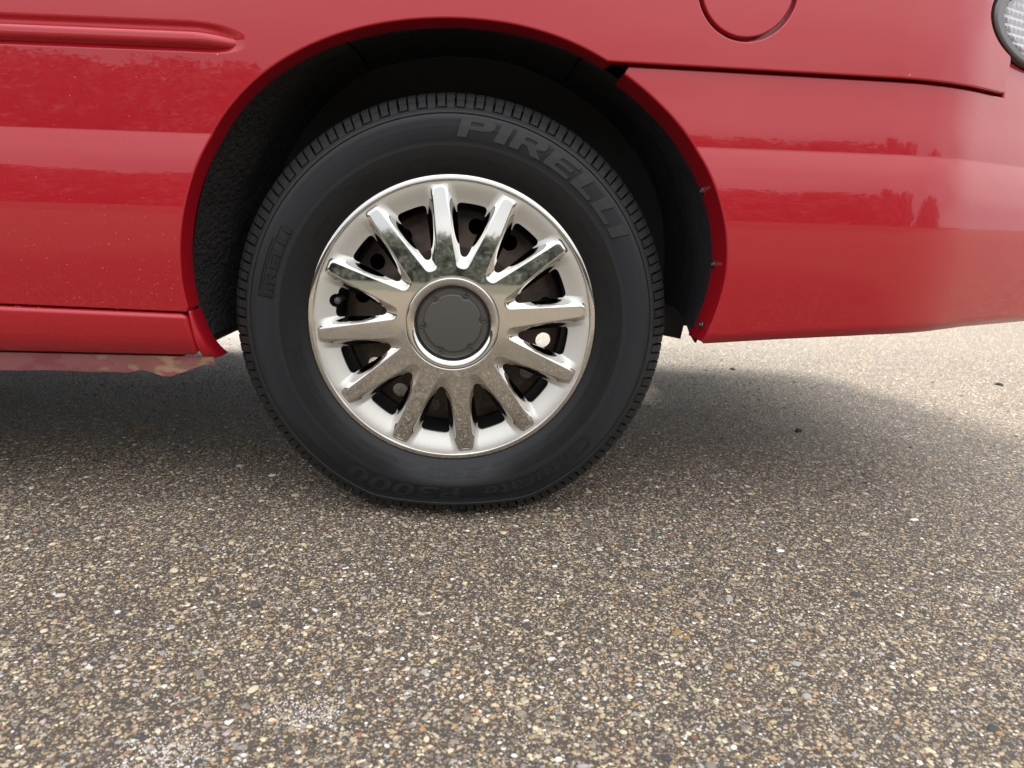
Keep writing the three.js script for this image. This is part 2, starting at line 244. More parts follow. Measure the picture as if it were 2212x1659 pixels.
// rear quarter panel
{
  const f = (x, y) => min(archDist(x, y), x < -0.2 ? y - sillSeam(x) - 0.0010 : x > 0.15 ? y - bumperSeam(x) - 0.0014 : 1, (y < 0.76 ? 0.807 + 0.04 * (y - 0.65) : 1.055) - x, fuelDist(x, y), lampDist(x, y) - 0.003);
  const pos = (x, y) => [x, y, zQ(x, y)];
  const ret = (x, y) => { const a = archDist(x, y); if (Math.abs(a) < 0.002) { const k = 1 / Math.hypot(x, y - 0.312); return [-x * k * 0.003, -(y - 0.312) * k * 0.003, -0.034]; } if (Math.abs(fuelDist(x, y)) < 0.002) return [0, 0, -0.016]; return [0, 0, -0.014]; };
  const q = add('quarter_panel', cutSheet(panelX, panelY, f, pos, { ret, round: 0.0025 }), paint, car);
  // fuel filler door, a little proud at the top
  const fd = (x, y) => -(Math.hypot(x - fuel[0], y - fuel[1]) - fuel[2] + 0.0055);
  add('fuel_door', cutSheet(range(0.31, 0.46, 50), range(0.68, 0.84, 54), fd, (x, y) => [x, y, zQ(x, y) - 0.0012], { ret: () => [0, 0, -0.01], round: 0.002 }), paint, q);
  add('fuel_recess', cutSheet(range(0.30, 0.47, 20), range(0.68, 0.84, 20), (x, y) => 0.004 - fuelDist(x, y), (x, y) => [x, y, zQ(x, y) - 0.0155], {}), paint, q);
  // body side moulding with a tapered end
  const mf = (x, y) => mouldIn(x, y, 0.0115, 0.062, mouldEnd);
  add('side_moulding', cutSheet([...range(-1.0, -0.42, 60), ...range(-0.418, mouldEnd + 0.003, 120)], range(mouldY - 0.017, mouldY + 0.0135, 44), mf, (x, y) => [x, y, 0.0152 + plan(x) + profQ(mouldY) + 0.0118 * (1 - Math.pow(1 - clamp(mf(x, y) / 0.0105, 0, 1), 2.6)) - 0.10 * (y - mouldY)], { ret: () => [0, 0, -0.004] }), paint, q);
  // stone chips in the lacquer
  const chips = []; for (let k = 0; k < 140; k++) { const x = rr(-0.64, -0.37), y = k < 118 ? 0.31 + 0.16 * Math.pow(rnd(), 1.6) : rr(0.45, 0.66); if (archDist(x, y) < 0.004) continue; const s = k < 108 ? rr(0.00013, 0.00024) : rr(0.0003, 0.0006); const c = new THREE.IcosahedronGeometry(s, 0); c.scale(k < 108 ? rr(2, 7) : 1, 1, 0.3); c.translate(x, y, zQ(x, y)); chips.push(c); }
  for (const [x, y] of [[-0.31, 0.648], [0.62, 0.66], [0.75, 0.62]]) { const c = new THREE.IcosahedronGeometry(0.001, 0); c.scale(1, 1, 0.25); c.translate(x, y, zQ(x, y)); chips.push(c); }
  const ch = add('paint_chips', merged(chips), std({ color: rgb(0.55, 0.40, 0.38), roughness: 0.8 }), q); ch.userData.kind = 'stuff';
}
// rear bumper cover
{
  const bot = (x) => lerpTable([[0.2, 0.262], [0.363, 0.2735], [0.49, 0.284], [0.63, 0.294], [0.82, 0.300], [1.07, 0.300]], x);
  const f = (x, y) => min(archDist(x, y), Math.max(bumperSeam(x) - 0.0012 - y, min(x - 0.8115 - 0.04 * (y - 0.65), 0.76 - y)), y - bot(x), lampDist(x, y) - 0.003);
  const pos = (x, y) => [x, y, zB(x, y) - roll(y - bot(x), 0.02) * 0.8];
  const ret = (x, y) => { const a = archDist(x, y); if (Math.abs(a) < 0.002) { const k = 1 / Math.hypot(x, y - 0.312); return [-x * k * 0.006, -(y - 0.312) * k * 0.006, -0.046]; } if (y - bot(x) < 0.003) return [0, 0.012, -0.07]; return [0, 0, -0.014]; };
  const xs = [...range(0.19, 0.80, 144), ...range(0.802, 1.06, 126)];
  const b = add('bumper_cover', cutSheet(xs, dense(0.255, 0.77, 0.006, [0.554], 0.0008, 0.003), f, pos, { ret, round: 0.003 }), paint, car);
  for (const [x, y, z] of [[0.3655, 0.503, -0.018], [0.392, 0.396, -0.018], [0.379, 0.304, -0.014]]) { // hex screws through the lip of the arch
    const s = add('screw', merged([new THREE.CylinderGeometry(0.0035, 0.0035, 0.004, 6), new THREE.CylinderGeometry(0.0055, 0.0058, 0.0015, 14).translate(0, -0.002, 0)]), darkSteel, b); const a = Math.atan2(y - 0.312, x), rad = archR(a / R) - 0.0075; s.position.set(Math.cos(a) * rad, 0.312 + Math.sin(a) * rad, z); s.rotation.z = a + Math.PI / 2;
  }
}
// tail lamp
{
  const L = phys({ color: rgb(0.78, 0.78, 0.80), roughness: 0.04, transmission: 0.85, thickness: 0, clearcoat: 1, clearcoatRoughness: 0.02 });
  const xs = range(0.745, 1.04, 120), ys = range(0.68, 0.825, 80);
  const zL = (x, y) => 0.021 + plan(x) + profQ(y);
  const lamp = add('tail_lamp', cutSheet(xs, ys, (x, y) => -lampDist(x, y) - 0.012, (x, y) => [x, y, zL(x, y) + 0.004 - roll(-lampDist(x, y) - 0.012, 0.006)], { ret: () => [0, 0, -0.02] }), L, car);
  add('gasket', cutSheet(xs, ys, (x, y) => min(-lampDist(x, y), lampDist(x, y) + 0.0125), (x, y) => [x, y, zL(x, y) + 0.002 - roll(-lampDist(x, y), 0.004)], { ret: () => [0, 0, -0.012] }), std({ color: rgb(0.11, 0.11, 0.115), roughness: 0.4 }), lamp);
  const rows = []; // prism rows pressed into the reflector
  for (let i = 0; i < 23; i++) for (let j = 0; j < 16; j++) { const x = 0.755 + i * 0.011, y = 0.692 + j * 0.011; if (lampDist(x, y) > -0.02) continue; const c = new THREE.ConeGeometry(0.0076, 0.005, 4, 1); c.rotateX(Math.PI / 2); c.rotateZ(Math.PI / 4); c.translate(x, y, zL(x, y) - 0.014); rows.push(c); }
  add('reflector', merged(rows), std({ color: rgb(0.55, 0.53, 0.57), metalness: 0.9, roughness: 0.25 }), lamp).userData.kind = 'stuff';
}
// sill, its rear end piece and the pinch weld below
{
  const zS = (x, y) => { const t = smooth(0.2375, 0.31, y); return 0.0215 + plan(x) + profQ(0.31) + 0.005 - 0.012 * (1 - t) - 0.022 * Math.pow(1 - clamp((y - 0.237) / 0.04, 0, 1), 2.4); };
  const bottom = (x) => 0.2375;
  const fS = (x, y) => min(x + 2.195, sillSeam(x) - 0.0016 - y, y - bottom(x), -0.3745 + (0.305 - y) * 0.12 - x);
  const sx = [...range(-2.2, -1.02, 30), ...range(-1.0, -0.45, 40), ...range(-0.447, -0.34, 50)], sy = range(0.23, 0.325, 48);
  const s = add('sill', cutSheet(sx, sy, fS, (x, y) => [x, y, zS(x, y)], { ret: () => [0, 0, -0.02], round: 0.007 }), paint, car);
  const fE = (x, y) => min(sillSeam(x) + 0.003 - y, y - bottom(x) + 0.001, x - (-0.3737 + (0.305 - y) * 0.12), archDist(x, y) + 0.002);
  add('sill_end', cutSheet(range(-0.38, -0.33, 40), range(0.232, 0.325, 60), fE, (x, y) => [x, y, zS(x, y) - roll(archDist(x, y) + 0.002, 0.02) * 0.7 - roll(fE(x, y), 0.002)], { ret: () => [0, 0, -0.035] }), paint, s);
  // pinch weld: dusty, torn and rusting towards the wheel
  const low = (x) => 0.214 + 0.003 * (fbm(x * 30, 3) - 0.5) + (x > -0.475 ? 0.004 * Math.sin((x + 0.475) * 70) + 0.010 * smooth(-0.43, -0.35, x) + 0.004 * (fbm(x * 90, 8) - 0.5) : 0);
  const g = cutSheet([...range(-2.2, -1.01, 60), ...range(-1.0, -0.344, 260)], range(0.205, 0.24, 16), (x, y) => min(y - low(x), 0.2395 - y, -0.3465 - x - 0.006 * fbm(y * 120, 2)), (x, y) => [x, y, -0.012 + plan(x) + 0.0012 * fbm(x * 40, y * 40) + (x > -0.45 ? 0.008 * Math.sin((x + 0.45) * 40) * (0.24 - y) / 0.03 : 0)], { ret: () => [0, 0, -0.003] });
  const p = g.attributes.position, C = []; for (let i = 0; i < p.count; i++) { const x = p.getX(i), y = p.getY(i), n = fbm(x * 45, y * 110, 4, 4), rust = smooth(-0.52, -0.46, x + 0.12 * (n - 0.5)); const a = smooth(0.42, 0.6, n); const base = [mix(0.20, 0.17, a), mix(0.062, 0.040, a), mix(0.064, 0.044, a)], rs = [mix(0.16, 0.24, a), mix(0.075, 0.14, a), mix(0.045, 0.085, a)]; const t = rust * smooth(0.40, 0.52, fbm(x * 60 + 7, y * 140, 9, 3)); C.push(...base.map((b, k) => mix(b, rs[k], t))); }
  g.setAttribute('color', new THREE.Float32BufferAttribute(C, 3)); add('pinch_weld', g, std({ vertexColors: true, roughness: 0.85 }), car).userData.label = 'dusty, rust eaten seam below the sill';
}
// the rest of the body: doors, far side, deck, cabin, underside
{
  const dz = (x, y) => zQ(x, y);
  const fD = (x, y) => min(-1.0045 - x, y - sillSeam(-1) - 0.0016, x + 2.2);
  add('door', cutSheet(range(-2.2, -1.003, 60), panelY, fD, (x, y) => [x, y, dz(x, y)], { ret: () => [0, 0, -0.014], round: 0.0025 }), paint, car);
  const fF = (x, y) => min(-2.2045 - x, archDist(x, y, -2.65), y - 0.29, x + 3.3);
  add('front_fender', cutSheet(range(-3.3, -2.2, 110), panelY.filter((y) => y < 0.90), fF, (x, y) => [x, y, dz(x, y) - 0.5 * Math.pow(Math.max(0, -2.9 - x), 2)], { ret: () => [0, 0, -0.03] }), paint, car);
  const arch = (sh, cx) => sh.holes.push(new THREE.Path().absarc(cx, 0.312, 0.425, 0, Math.PI * 2));
  const side = (cut, rear = 0.66) => { const s = new THREE.Shape(); const P = [[-3.25, 0.295], [-3.3, 0.55], [-3.2, 0.70], [-2.2, 0.88], [-1.7, 0.91], [rear, 0.91], [rear, 0.340]]; if (cut) { for (const cx of [0]) { } } P.forEach(([x, y], i) => i ? s.lineTo(x, y) : s.moveTo(x, y)); if (cut) { s.lineTo(0.4246, 0.295); s.absarc(0, 0.312, 0.425, -2.3 * R, 182.3 * R, false); s.lineTo(-2.2254, 0.295); s.absarc(-2.65, 0.312, 0.425, -2.3 * R, 182.3 * R, false); } s.closePath(); return s; };
  const ext = (s, z0, z1) => new THREE.ExtrudeGeometry(s, { depth: z1 - z0, bevelEnabled: false, curveSegments: 40 }).translate(0, 0, z0);
  add('inner_body', merged([ext(side(true), -0.30, -0.052), ext(side(false, 0.99), -1.36, -0.302), ext(side(true), -1.64, -1.362)]), undercoat, car);
  add('far_side', ext(side(true, 0.98), -1.70, -1.645), paint, car);
  add('far_sill', new RoundedBoxGeometry(1.85, 0.10, 0.05, 2, 0.015).translate(-1.31, 0.26, -1.67), paint, car);
  add('rear_fascia', new RoundedBoxGeometry(0.05, 0.62, 1.30, 3, 0.02).translate(1.035, 0.615, -0.845), paint, car);
  const deck = new THREE.Shape(); [[0.12, 0.915], [0.15, 0.955], [0.90, 0.95], [0.97, 0.915]].forEach(([x, y], i) => i ? deck.lineTo(x, y) : deck.moveTo(x, y)); add('boot_lid', ext(deck, -1.66, -0.02), paint, car);
  const hood = new THREE.Shape(); [[-1.75, 0.915], [-1.78, 0.95], [-2.6, 0.885], [-3.2, 0.74], [-3.25, 0.705], [-2.2, 0.885]].forEach(([x, y], i) => i ? hood.lineTo(x, y) : hood.moveTo(x, y)); add('bonnet', ext(hood, -1.66, -0.03), paint, car);
  const cab = new THREE.Shape(); [[-1.78, 0.915], [-1.22, 1.29], [-0.45, 1.31], [0.13, 0.915]].forEach(([x, y], i) => i ? cab.lineTo(x, y) : cab.moveTo(x, y)); add('cabin_glass', ext(cab, -1.52, -0.17), std({ color: rgb(0.02, 0.024, 0.026), roughness: 0.05 }), car);
  add('roof', new RoundedBoxGeometry(0.95, 0.05, 1.30, 3, 0.02).translate(-0.83, 1.322, -0.845), paint, car);
  add('floor_pan', new RoundedBoxGeometry(2.35, 0.09, 1.56, 2, 0.012).translate(-1.62, 0.255, -0.86), undercoat, car);
  add('rear_floor', new RoundedBoxGeometry(0.36, 0.07, 1.30, 2, 0.02).translate(0.61, 0.318, -0.98), undercoat, car);
  add('spare_wheel_well', new RoundedBoxGeometry(0.50, 0.14, 0.86, 3, 0.05).translate(0.66, 0.285, -1.02), undercoat, car);
  add('exhaust_silencer', new THREE.CapsuleGeometry(0.07, 0.35, 6, 18).rotateX(Math.PI / 2).scale(1.2, 0.8, 1).translate(0.62, 0.300, -0.62), undercoat, car);
}
// wheel housing
{
  const uvA = (a, z) => [a * 0.42 / 0.25, z / 0.25];
  const sheet = (a0, a1, deep, wob, low) => cutSheet(range(a0 * R, a1 * R, 110), range(-0.30, -0.026, 30), (a, z) => low ? (a / R - mix(-5.8, -0.5, smooth(-0.03, -0.22, z))) : 1, (a, z) => { const t = smooth(-0.03, -0.12, z), r = mix(archR(a / R) + 0.001, deep(a / R), t) + wob * (fbm(a * 9, z * 22, 1, 3) - 0.5) * smooth(-0.03, -0.06, z); return [r * Math.cos(a), 0.312 + r * Math.sin(a), z]; }, { uv: uvA });
  add('arch_liner', sheet(64.6, 112, () => 0.409, 0.004), linerMat, car);
  add('arch_liner', sheet(-9, 64.2, (a) => mix(0.380, 0.409, smooth(-5, 40, a)), 0.004, true), linerMat, car);
  add('felt_liner', sheet(112.4, 187, (a) => mix(0.409, 0.362, smooth(112, 165, a)), 0.012), feltMat, car);
  add('housing_wall', new THREE.CircleGeometry(0.43, 64, -10 * R, 200 * R).translate(0, 0.312, -0.298), blackPart, car);
  const arm = new THREE.TubeGeometry(new THREE.CatmullRomCurve3([[-0.52, 0.285, -0.22], [-0.40, 0.272, -0.20], [-0.33, 0.275, -0.19], [-0.2, 0.29, -0.18], [0, 0.30, -0.17]].map((p) => new THREE.Vector3(...p))), 30, 0.022, 12);
  add('suspension_arm', merged([arm, new THREE.CylinderGeometry(0.032, 0.032, 0.05, 20).rotateX(Math.PI / 2).translate(-0.385, 0.283, -0.19)]), undercoat, car);
}

// ---------------------------------------------------------------- rear wheel
const HY = 0.3006;
const wheel = grp('rear_wheel', car, 0, HY, 0);
// sidewall and tread section, [radius, z]
const sideTab = [[0.194, -0.016], [0.203, -0.006], [0.2115, 0.0005], [0.220, 0.0058], [0.232, 0.0100], [0.2455, 0.0125], [0.258, 0.0128], [0.272, 0.0105], [0.2885, 0.0045], [0.2925, 0.0020], [0.300, -0.004], [0.308, -0.0125], [0.315, -0.0225], [0.320, -0.034], [0.3232, -0.052], [0.3245, -0.078]];
const sideZ = (r) => lerpTable(sideTab, r);
function squash([x, y, z]) { // the tyre stands on the ground: below the hub the wall is pressed in and bulges
  const r = Math.hypot(x, y); if (y >= -0.1 || r < 0.216) return [x, y, z];
  const s = -y / r, d = 0.3268 - (HY - 0.0004) / s, in_ = 0.5 * (d + Math.sqrt(d * d + 0.0025 * 0.0025)) - 0.5 * (Math.sqrt(0.1 + 0.0025 * 0.0025) - Math.sqrt(0.1)); if (in_ < 1e-5) return [x, y, z];
  const k = (0.3268 - in_ - 0.216) / (0.3268 - 0.216), q = (0.216 + (r - 0.216) * k) / r, side = z > -0.095 ? 1 : -1;
  const b = (1 - k) * (0.045 * Math.sin(clamp((r - 0.216) / 0.108, 0, 1) * Math.PI) + 0.075 * smooth(0.272, 0.318, r) * smooth(0.07, 0.03, Math.abs(z)));
  return [x * q, y * q, z + side * b];
}
function press(geo) { const p = geo.attributes.position; for (let i = 0; i < p.count; i++) { const q = squash([p.getX(i), p.getY(i), p.getZ(i)]); p.setXYZ(i, ...q); } geo.computeVertexNormals(); return geo; }
const polar = (r, a, z) => [r * Math.cos(a), r * Math.sin(a), z];
{
  // carcass: from the near bead round the crown to the far bead, the tread lowered by the groove depth
  const near = sideTab.map(([r, z]) => { const d = smooth(0.2925, 0.300, r) * 0.0045; const d2 = smooth(0.306, 0.320, r) * 0.003; return [r - d - d2, z - d * 0.7]; });
  const farW = -0.19; const prof = [...near, [0.3172, -0.095], ...near.slice().reverse().map(([r, z]) => [r, farW - z])];
  const dens = []; for (let i = 0; i + 1 < prof.length; i++) for (let k = 0; k < 3; k++) dens.push([mix(prof[i][0], prof[i + 1][0], k / 3), mix(prof[i][1], prof[i + 1][1], k / 3)]); dens.push(prof[prof.length - 1]);
  add('tyre', press(lathe(dens, 288)), rubberSmooth, wheel);
  // fine radial ribs
  const n = 1200, rs = range(0.2462, 0.2882, 5), P = []; const pt = (i, j) => { const a = i / (2 * n) * 2 * Math.PI, r = rs[j]; const e = (j === 0 || j === rs.length - 1) ? 0 : 1; return squash(polar(r, a, sideZ(r) + 0.0003 + (i % 2 ? 0.00062 : 0) * e)); };
  for (let i = 0; i < 2 * n; i++) for (let j = 0; j + 1 < rs.length; j++) { const a = pt(i, j), b = pt(i + 1, j), c = pt(i + 1, j + 1), d = pt(i, j + 1); P.push(...a, ...c, ...b, ...a, ...d, ...c); }
  const g = new THREE.BufferGeometry(); g.setAttribute('position', new THREE.Float32BufferAttribute(P, 3)); g.computeVertexNormals(); add('sidewall_ribs', g, rubber, wheel).userData.kind = 'stuff';
  add('shoulder_ring', press(lathe([[0.2884, 0.0035], [0.2890, 0.0058], [0.2905, 0.0056], [0.2935, 0.0032], [0.2965, 0.0], [0.2972, -0.004]], 360)), rubberTread, wheel);
  // centre ribs of the tread, seen only edge on
  for (const z of [-0.075, -0.115]) add('tread_rib', press(lathe([[0.315, z - 0.013], [0.3243, z - 0.012], [0.3250, z], [0.3243, z + 0.012], [0.315, z + 0.013]], 288)), rubberTread, wheel);
  add('tread_rib', press(lathe([[0.310, -0.172], [0.318, -0.165], [0.3235, -0.142], [0.315, -0.136]], 288)), rubberTread, wheel);
  // shoulder blocks: a pair to each pitch, the second of the pair standing in a U shaped groove
  const NP = 72, pts = (r0) => [[r0, 1], [0.302, 1], [0.3062, 1], [0.3068, 0], [0.3076, 0], [0.3082, 1], [0.315, 1], [0.320, 1], [0.3232, 1], [0.3247, 1]].filter(([r], i) => i === 0 || r > r0);
  for (let p = 0; p < NP; p++) for (const half of [0, 1]) {
    const w = 2 * Math.PI / NP, a0 = (p + (half ? 0.56 : 0.07)) * w, a1 = (p + (half ? 0.94 : 0.46)) * w, prof = pts(half ? 0.2985 : 0.2945), cols = 2;
    const top = (k, c) => { const [r, s] = prof[k], a = mix(a0, a1, c / cols); const z = r > 0.3246 ? -0.058 : sideZ(r); return squash(polar(r - (s ? 0 : 0.0014), a, z + 0.0006 - (s ? 0 : 0.0010))); };
    const base = (k, c) => { const [r] = prof[k], a = mix(a0, a1, c / cols); const z = r > 0.3246 ? -0.058 : sideZ(r); return squash(polar(r - 0.0052, a, z - 0.005)); };
    const V = []; const quad = (a, b, c, d) => V.push(...a, ...b, ...c, ...a, ...c, ...d);
    for (let k = 0; k + 1 < prof.length; k++) { for (let c = 0; c < cols; c++) quad(top(k, c), top(k, c + 1), top(k + 1, c + 1), top(k + 1, c)); quad(base(k, 0), top(k, 0), top(k + 1, 0), base(k + 1, 0)); quad(top(k, cols), base(k, cols), base(k + 1, cols), top(k + 1, cols)); }
    const e = prof.length - 1; for (let c = 0; c < cols; c++) { quad(base(0, c), base(0, c + 1), top(0, c + 1), top(0, c)); quad(top(e, c), top(e, c + 1), base(e, c + 1), base(e, c)); }
    const bg = new THREE.BufferGeometry(); bg.setAttribute('position', new THREE.Float32BufferAttribute(V, 3)); bg.computeVertexNormals(); add('tread_block', bg, rubberTread, wheel);
  }
}
// raised lettering
{
  const bold = await new FontLoader().loadAsync('fonts/droid/droid_sans_bold.typeface.json'), plain = await new FontLoader().loadAsync('fonts/droid/droid_sans_regular.typeface.json');
  const cut = new TessellateModifier(0.006, 5);
  function bend(g, arc0, arc1, r0, h, raise, name, mat, shear = 0) { // lay flat letters along an arc, reading clockwise, tops outward
    g = g.index ? g.toNonIndexed() : g; g.computeBoundingBox(); const b = g.boundingBox, w = b.max.x - b.min.x, hy = b.max.y - b.min.y, p = g.attributes.position;
    const len = (arc0 - arc1) * R * (r0 + h / 2), sx = len / w, sy = h / hy;
    for (let i = 0; i < p.count; i++) { const y = (p.getY(i) - b.min.y) * sy, x = (p.getX(i) - b.min.x) * sx + shear * y; p.setXYZ(i, x, y, p.getZ(i) > 0 ? 1e-3 * 1 : 0); }
    if (h > 0.012) g = cut.modify(g); const q = g.attributes.position;
    for (let i = 0; i < q.count; i++) { const a = arc0 * R - q.getX(i) / (r0 + h / 2), r = r0 + q.getY(i), t = squash(polar(r, a, sideZ(r) + (q.getZ(i) > 0 ? raise : -0.0004))); q.setXYZ(i, ...t); }
    g.computeVertexNormals(); return add(name, g, mat, wheel);
  }
  const S = (pts) => { const s = new THREE.Shape(); pts.forEach((p, i) => i === 0 ? s.moveTo(...p) : p.length === 4 ? s.quadraticCurveTo(...p) : s.lineTo(...p)); s.closePath(); return s; };
  const Pp = () => { const s = S([[0, 0], [0, 0.84], [0, 1, 0.16, 1], [0.95, 1], [1.32, 1, 1.32, 0.69], [1.32, 0.38, 0.95, 0.38], [0.40, 0.38], [0.40, 0]]); s.holes.push(S([[0.40, 0.60], [0.40, 0.79], [0.84, 0.79], [0.94, 0.69, 0.84, 0.60]])); return [s, 1.32]; };
  const Ii = () => [S([[0, 0], [0, 0.84], [0, 1, 0.16, 1], [0.46, 1], [0.46, 0]]), 0.46];
  const Rr = () => { const s = S([[0, 0], [0, 0.84], [0, 1, 0.16, 1], [0.95, 1], [1.32, 1, 1.32, 0.70], [1.32, 0.44, 1.0, 0.40], [1.42, 0], [0.95, 0], [0.62, 0.38], [0.40, 0.38], [0.40, 0]]); s.holes.push(S([[0.40, 0.60], [0.40, 0.79], [0.84, 0.79], [0.94, 0.69, 0.84, 0.60]])); return [s, 1.36]; };
  const Ee = () => [S([[0, 0], [0, 0.84], [0, 1, 0.16, 1], [1.18, 1], [1.18, 0.80], [0.42, 0.80], [0.42, 0.60], [1.08, 0.60], [1.08, 0.41], [0.42, 0.41], [0.42, 0.20], [1.18, 0.20], [1.18, 0]]), 1.18];
  const Ll = () => [S([[0, 0], [0, 0.84], [0, 1, 0.16, 1], [0.52, 1], [0.46, 0.22], [1.06, 0.22], [1.06, 0]]), 1.06];
  const word = (list, gap) => { let x = 0; const out = []; for (const fn of list) { const [s, w] = fn(); const g = new THREE.ExtrudeGeometry(s, { depth: 0.05, bevelEnabled: false, curveSegments: 8 }); g.translate(x, 0, 0); out.push(g); x += w + gap; } return merged(out); };
  bend(word([Pp, Ii, Rr, Ee, Ll, Ll, Ii], 0.17), 89.6, 29.8, 0.2575, 0.0265, 0.0013, 'raised_lettering', rubberTread, 0.28).userData.label = 'PIRELLI in heavy raised letters on the tyre wall';
  // small word mark whose first letter stretches over the others
  const long = () => { const s = S([[0, 0], [0, 1], [5.7, 1], [6.2, 1, 6.2, 0.86], [6.2, 0.72, 5.7, 0.72], [0.46, 0.72], [0.46, 0]]); s.holes.push(S([[0.46, 0.82], [0.46, 0.90], [4.9, 0.90], [4.9, 0.82]])); return s; };
  const small = word([Ii, Rr, Ee, Ll, Ll, Ii], 0.16); small.computeBoundingBox(); small.scale(5.6 / small.boundingBox.max.x, 0.62, 1); small.translate(0.6, 0, 0);
  bend(merged([new THREE.ExtrudeGeometry(long(), { depth: 0.05, bevelEnabled: false, curveSegments: 8 }), small]), 172.8, 150.6, 0.2555, 0.0225, 0.0014, 'raised_lettering', rubberSmooth).userData.label = 'small word mark with a long stretched P on the tyre wall';
  const text = (s, font = bold) => new TextGeometry(s, { font, size: 1, depth: 0.05, curveSegments: 4 });
  bend(text('P3000'), -86.5, -124, 0.2560, 0.024, 0.0010, 'raised_lettering', rubber, 0.2);
  bend(text('Cinturato'), -38.5, -78, 0.2575, 0.021, 0.0010, 'raised_lettering', rubber, 0.2);
  bend(text('P 205/65 R 15'), 105.5, 52, 0.2245, 0.0125, 0.0006, 'raised_lettering', rubberSmooth, 0.2);
  bend(text('94T'), 41, 26, 0.2245, 0.0125, 0.0006, 'raised_lettering', rubberSmooth, 0.2);
  bend(text('M+S'), 20, 6.5, 0.2245, 0.0125, 0.0006, 'raised_lettering', rubberSmooth, 0.2);
  const lines = [['OEM CANADA', 130, 116, 0.2335, 0.0042], ['RADIAL', 126, 118, 0.2275, 0.0042], ['TUBELESS', 127.5, 114.5, 0.2215, 0.0042],
    ['TREAD : 1 POLYESTER PLY', -79.5, -98.5, 0.2355, 0.0042], ['PLIES : + 2 STEEL + 2 NYLON', -79.5, -100.5, 0.2290, 0.0042], ['SIDEWALL : 1 POLYESTER PLY', -77.5, -99, 0.2225, 0.0042],
    ['DOT XL', -104, -113, 0.2225, 0.0052], ['UR E995', -117, -128, 0.2225, 0.0052], ['I002', -69, -74, 0.2235, 0.0050], ['0247142', 151, 140, 0.2240, 0.0045],
    ['MAX LOAD 570KG 1 1257 LBS', -139, -170, 0.2290, 0.0046], ['AT 240 KPA 1 35 PSI 1 MAX PRESS', -137, -172, 0.2215, 0.0046], ['E3', 157, 154.6, 0.2255, 0.0055]];
  for (const [s, a0, a1, r0, h] of lines) bend(text(s, plain), a0, a1, r0, h, 0.0006, 'raised_lettering', rubberSmooth);
  // warning notice in five close lines
  const notice = ['SAFETY WARNING SERIOUS INJURY MAY RESULT FROM', 'TIRE FAILURE DUE TO UNDERINFLATION OR OVERLOADING', 'FOLLOW OWNERS MANUAL OR TIRE PLACARD IN VEHICLE', 'EXPLOSION OF TIRE RIM ASSEMBLY DUE TO IMPROPER', 'MOUNTING ONLY TRAINED PERSONS SHOULD MOUNT TIRES'];
  notice.forEach((s, i) => bend(text(s, plain), -3 - i * 0.3, -58 + i * 2.2, 0.2385 - i * 0.0045, 0.0028, 0.0005, 'raised_lettering', rubberSmooth));
  for (const a of [109.5, 131.5, 163, -174, -130.5, -108, -62, 2.5, -22, -38, 26.5]) { const g = new THREE.BoxGeometry(0.0007, 0.0155, 0.0008).translate(0, 0.234, 0.0108).rotateZ((a - 90) * R); const p = g.attributes.position; for (let i = 0; i < p.count; i++) { const r = Math.hypot(p.getX(i), p.getY(i)); p.setZ(i, sideZ(r) + (p.getZ(i) > 0.0108 ? 0.0006 : -0.0004)); } press(g); add('mould_line', g, rubberSmooth, wheel); }
}
